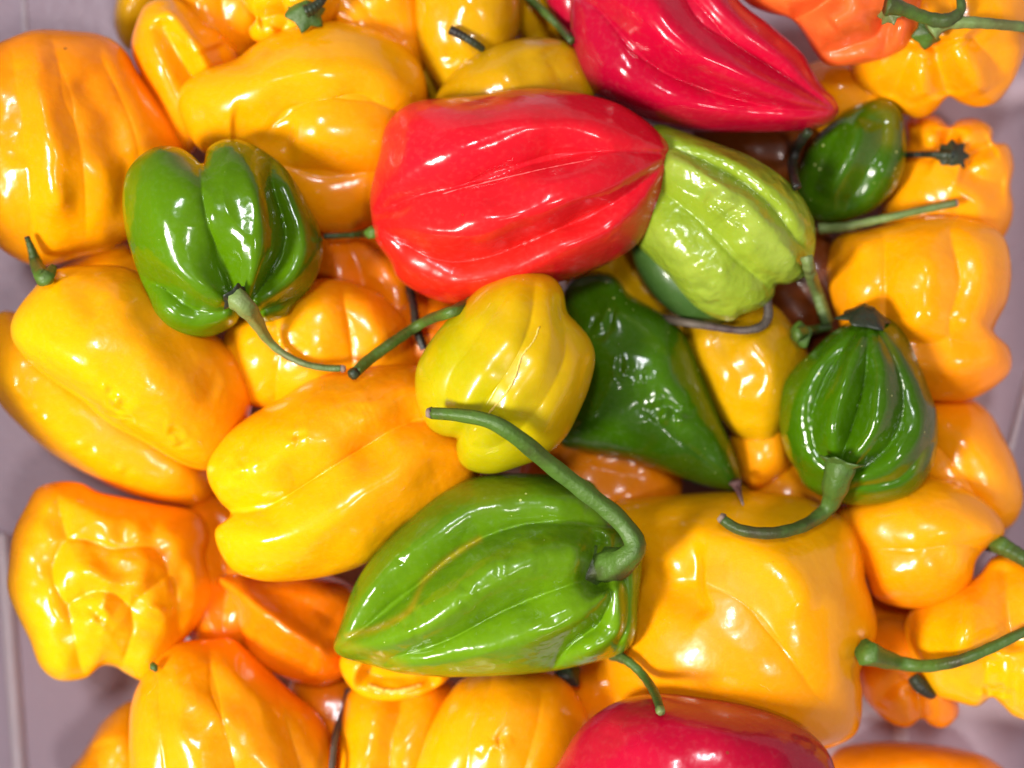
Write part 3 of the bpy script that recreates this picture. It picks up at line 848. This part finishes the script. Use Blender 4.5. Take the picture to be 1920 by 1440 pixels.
pepper('LG', 'light green wrinkled pepper right of the bright red one', 'lightgreen', 135, (1370, 420),
       '1195,300 1210,250 1235,234 1275,245 1332,265 1400,290 1452,320 1492,355 1516,390 1529,430 1526,480 1510,515 1482,531 1456,534 1450,556 1430,576 1392,590 1370,602 1330,592 1290,565 1252,520 1215,480 1188,448 1180,380',
       'w.018/34 1270,330 1350,385 1420,440 1490,500;w.03/34 1235,440 1290,490 1340,550 1380,580', crests='0.34;1215,290 1300,322 1400,392 1480,480;1200,400 1270,470 1330,540 1390,585;1240,245 1350,290 1450,350 1512,440',
       lump=.014, lumpscale=90, grad=((1420, 520), (1240, 300)), p=2.2, tints='.4/26 1270,310 1340,350 1420,430 1470,490;.3/24 1240,440 1290,490 1340,550')
stem('LG', '1438,560,9,-2 1441,590,9,6 1428,612,9,8 1390,620,8,10 1330,612,8,10 1270,602,8,10 1218,592,7,10', 'stembrown', tip='stemtip', tiplen=.05, gradv=(.6, -.2), own=.10)
pepper('R1', 'large crimson red pepper at the top edge', 'crimson', 170, (1290, 90),
       '1075,-10 1070,50 1080,118 1102,165 1140,192 1185,217 1240,236 1320,248 1400,248 1470,246 1530,241 1560,226 1573,206 1566,185 1546,165 1522,130 1500,95 1442,45 1400,15 1372,-15 1330,-70 1230,-100 1130,-70',
       '', crests='0.34;1140,-40 1215,10 1275,80 1350,125 1450,170 1560,205;1085,60 1130,130 1210,182 1320,214 1440,224 1558,213;1330,-50 1400,40 1480,110 1555,195',
       grad=((1300, 60), (1150, 150)), lump=.012, lumpscale=120, p=2.1)
stem('R1', '1518,245,9,4 1504,262,10,10 1490,290,10,8 1486,320,10,4 1496,356,9,-6', 'stemdark', tip=None, gradv=(0, .8))
stem('d4', '1512,480,12,-4 1522,520,12,6 1536,560,12,8 1552,610,13,8', 'stempale', tip=None, gradv=(-.2, .7))
stem('d1', '768,535,8,0 776,575,8,4 782,620,9,4 797,658,8,2', 'stemdark', tip=None)
pepper('R2', 'bright red pepper lying across the middle of the pile', 'red', 195, (960, 350),
       '694,372 700,335 712,288 722,240 750,205 790,188 850,183 905,178 955,168 1010,165 1060,170 1112,180 1160,195 1202,220 1232,245 1256,275 1253,310 1246,350 1234,400 1210,440 1170,478 1112,507 1060,526 1010,535 950,555 900,567 850,570 800,556 750,525 732,490 704,450 697,410',
       '', crests='0.38;704,385 770,310 860,266 960,232 1060,220 1160,238 1248,284;706,415 780,422 860,430 960,405 1060,370 1160,333 1248,296;716,438 760,500 840,541 940,528 1060,470 1170,405 1250,304',
       grad=((900, 300), (860, 560)), lump=.010, lumpscale=150, p=2.2, tints='.9/34 1225,430 1150,480 1060,512 1010,520')  # tint paints the shade on the lower right lobe into the skin
scar('R2', '830,364 900,345 980,326 1060,309 1120,298 1172,289', 1.6, 'redscar', name='seam')
stem('R2', '716,434,14,0 698,436,13,0 684,438,8,0 655,441,6,2 604,443,6,2', 'stem', tip=None, gradv=(-.6, 1), own=.30)
pepper('DG3', 'dark green ribbed pepper with a hooked stalk at the right', 'darkgreen', 150, (1610, 760),
       '1461,770 1466,720 1490,688 1520,660 1558,625 1590,604 1620,592 1668,598 1700,632 1722,680 1742,730 1758,780 1755,850 1735,900 1700,930 1640,945 1590,945 1540,930 1508,910 1492,880 1474,850 1463,810',
       '', crests='0.30;1608,605 1525,690 1488,780 1508,855 1548,880;1622,612 1590,700 1562,790 1562,868;1632,612 1655,700 1640,800 1585,878;1655,622 1718,710 1726,800 1680,870 1600,900;1740,860 1690,915 1610,920',
       grad=((1570, 800), (1740, 700)), lump=.012, lumpscale=70, tints='.35/12 1665,640 1672,680;.4/9 1735,830 1720,880')
calyx_at('DG3', 1622, 592, 44, 6, 'stemdark', tilt=(.1, .9, .35), z=None, lift=-4)
stem('DG3', '1578,868,30,-16 1568,905,26,0 1556,945,17,8 1532,970,14,12 1495,990,13,14 1440,1000,12,16 1385,992,11,18 1348,968,10,20', 'stem', tip='stemtip', tiplen=.06, calyx=(34, 6, 'stem'), gradv=(.1, .6))
pepper('DG2', 'dark green pointed pepper in the centre with a dry brown tip', 'darkgreen', 130, (1190, 720),
       '1056,560 1072,526 1110,514 1145,514 1166,532 1182,552 1232,582 1270,610 1292,642 1312,690 1332,740 1352,790 1370,830 1384,870 1390,902 1382,920 1340,915 1290,900 1240,882 1190,866 1140,856 1090,846 1050,832 1030,780 1050,720 1062,650',
       'w.03/40 1150,700 1230,740 1290,800;w.03/30 1090,580 1160,620', crests='0.10;1075,560 1092,680 1085,790 1160,845 1300,885 1382,908;1130,530 1200,600 1275,680 1315,790 1376,895',
       grad=((1250, 640), (1120, 800)), lump=.03, lumpscale=90)
stem('DG2', '1378,902,13,-6 1384,918,7,0 1389,933,4,2 1394,949,1.5,2', 'stemtip', tip=None, gradv=(-1, .5))
pepper('Y1', 'small yellow green pepper with a pale crack in the centre', 'lime', 160, (950, 700),
       '779,735 781,690 800,650 830,610 862,575 900,540 930,524 962,512 1000,509 1036,520 1056,545 1064,584 1082,605 1106,635 1116,672 1106,722 1086,772 1060,820 1020,856 970,876 925,888 885,883 862,866 855,838 856,822 830,817 805,802 788,770',
       '', crests='0.07;965,520 860,620 812,700 812,780;985,520 945,620 885,720 850,800;1022,530 1030,620 990,720 915,805;1055,565 1090,665 1050,765 980,845 900,870',
       grad=((1040, 620), (880, 710)), lump=.014, lumpscale=90)
scar('Y1', '1012,612 1000,640 978,668 968,700 950,735 925,765 903,792 888,808', 2.2, 'scar', name='crack')
stem('Y1', '886,566,12,-4 855,582,12,4 800,602,11,8 740,640,11,8 690,676,11,8 658,706,11,8', 'stem', tip='stemdark', tiplen=.07, gradv=(0, .3), own=.12)
pepper('G4', 'large green pepper with long creases at the bottom centre, largest of the green', 'midgreen', 190, (950, 1090),
       '626,1212 640,1168 655,1120 680,1070 720,1020 765,975 810,935 860,905 920,889 1000,888 1070,893 1112,906 1138,942 1176,970 1202,1010 1203,1060 1196,1130 1192,1190 1170,1222 1120,1240 1050,1256 980,1264 900,1268 820,1269 750,1262 690,1246 642,1232',
       'w.018/26 700,1200 790,1170 870,1100 960,1060;w.015/20 720,1060 790,1010;-.30/10 1128,1000 1108,1030 1104,1075 1128,1112', crests='0.42;1110,930 1000,922 880,945 780,1010 700,1090 650,1170 632,1205;1095,1045 1000,1048 900,1098 820,1160 740,1200 650,1218;1122,1115 1050,1168 950,1205 850,1237 760,1252;1150,1110 1152,1180 1105,1225;1186,1070 1190,1140 1172,1200',
       grad=((880, 1160), (800, 980)), lump=.012, lumpscale=110, p=2.2, tints='.6/6 655,1190 720,1172 775,1142 800,1090 850,1045 900,1015;.35/12 640,1200 680,1215 760,1245;.2/26 850,910 900,930 960,915')
calyx_at('G4', 1120, 1064, 34, 6, 'stem', tilt=(.55, 0, .8), lift=-10)
stem('G4', '1096,1068,26,-60 1128,1062,38,-14 1166,1052,29,14 1190,1022,22,32 1160,975,20,36 1100,925,19,34 1030,870,18,30 970,820,17,26 920,790,15,22 860,778,13,20 800,774,11,18', 'stem', tip='stemtip', tiplen=.035, gradv=(-.1, .05), own=.08)
pepper('G1', 'green four lobed pepper with a curled stalk at the upper left', 'green', 165, (415, 430),
       '230,365 240,320 265,290 300,274 336,277 362,292 380,308 386,284 402,268 430,260 465,267 496,284 530,310 556,345 577,385 596,420 606,462 600,502 582,540 552,570 535,592 505,604 482,602 456,588 440,608 405,628 362,633 320,622 293,595 278,560 262,520 245,470 233,420',
       '', crests='0.42;305,280 288,380 320,480 410,560;435,266 472,350 482,450 460,556;545,345 582,430 560,510 480,566;300,585 360,614 425,595;540,585 500,592',
       grad=((370, 520), (560, 380)), lump=.010, lumpscale=110, tints='.4/8 330,285 350,310 375,325')
stem('G1', '440,556,22,-10 458,572,21,4 478,598,15,10 500,634,10,12 530,662,8,12 570,682,7,12 610,690,7,12 648,691,7,12', 'stempale', tip='stemtip', tiplen=.05, calyx=(24, 5, 'stemdark'), gradv=(-.4, .9))

finish()
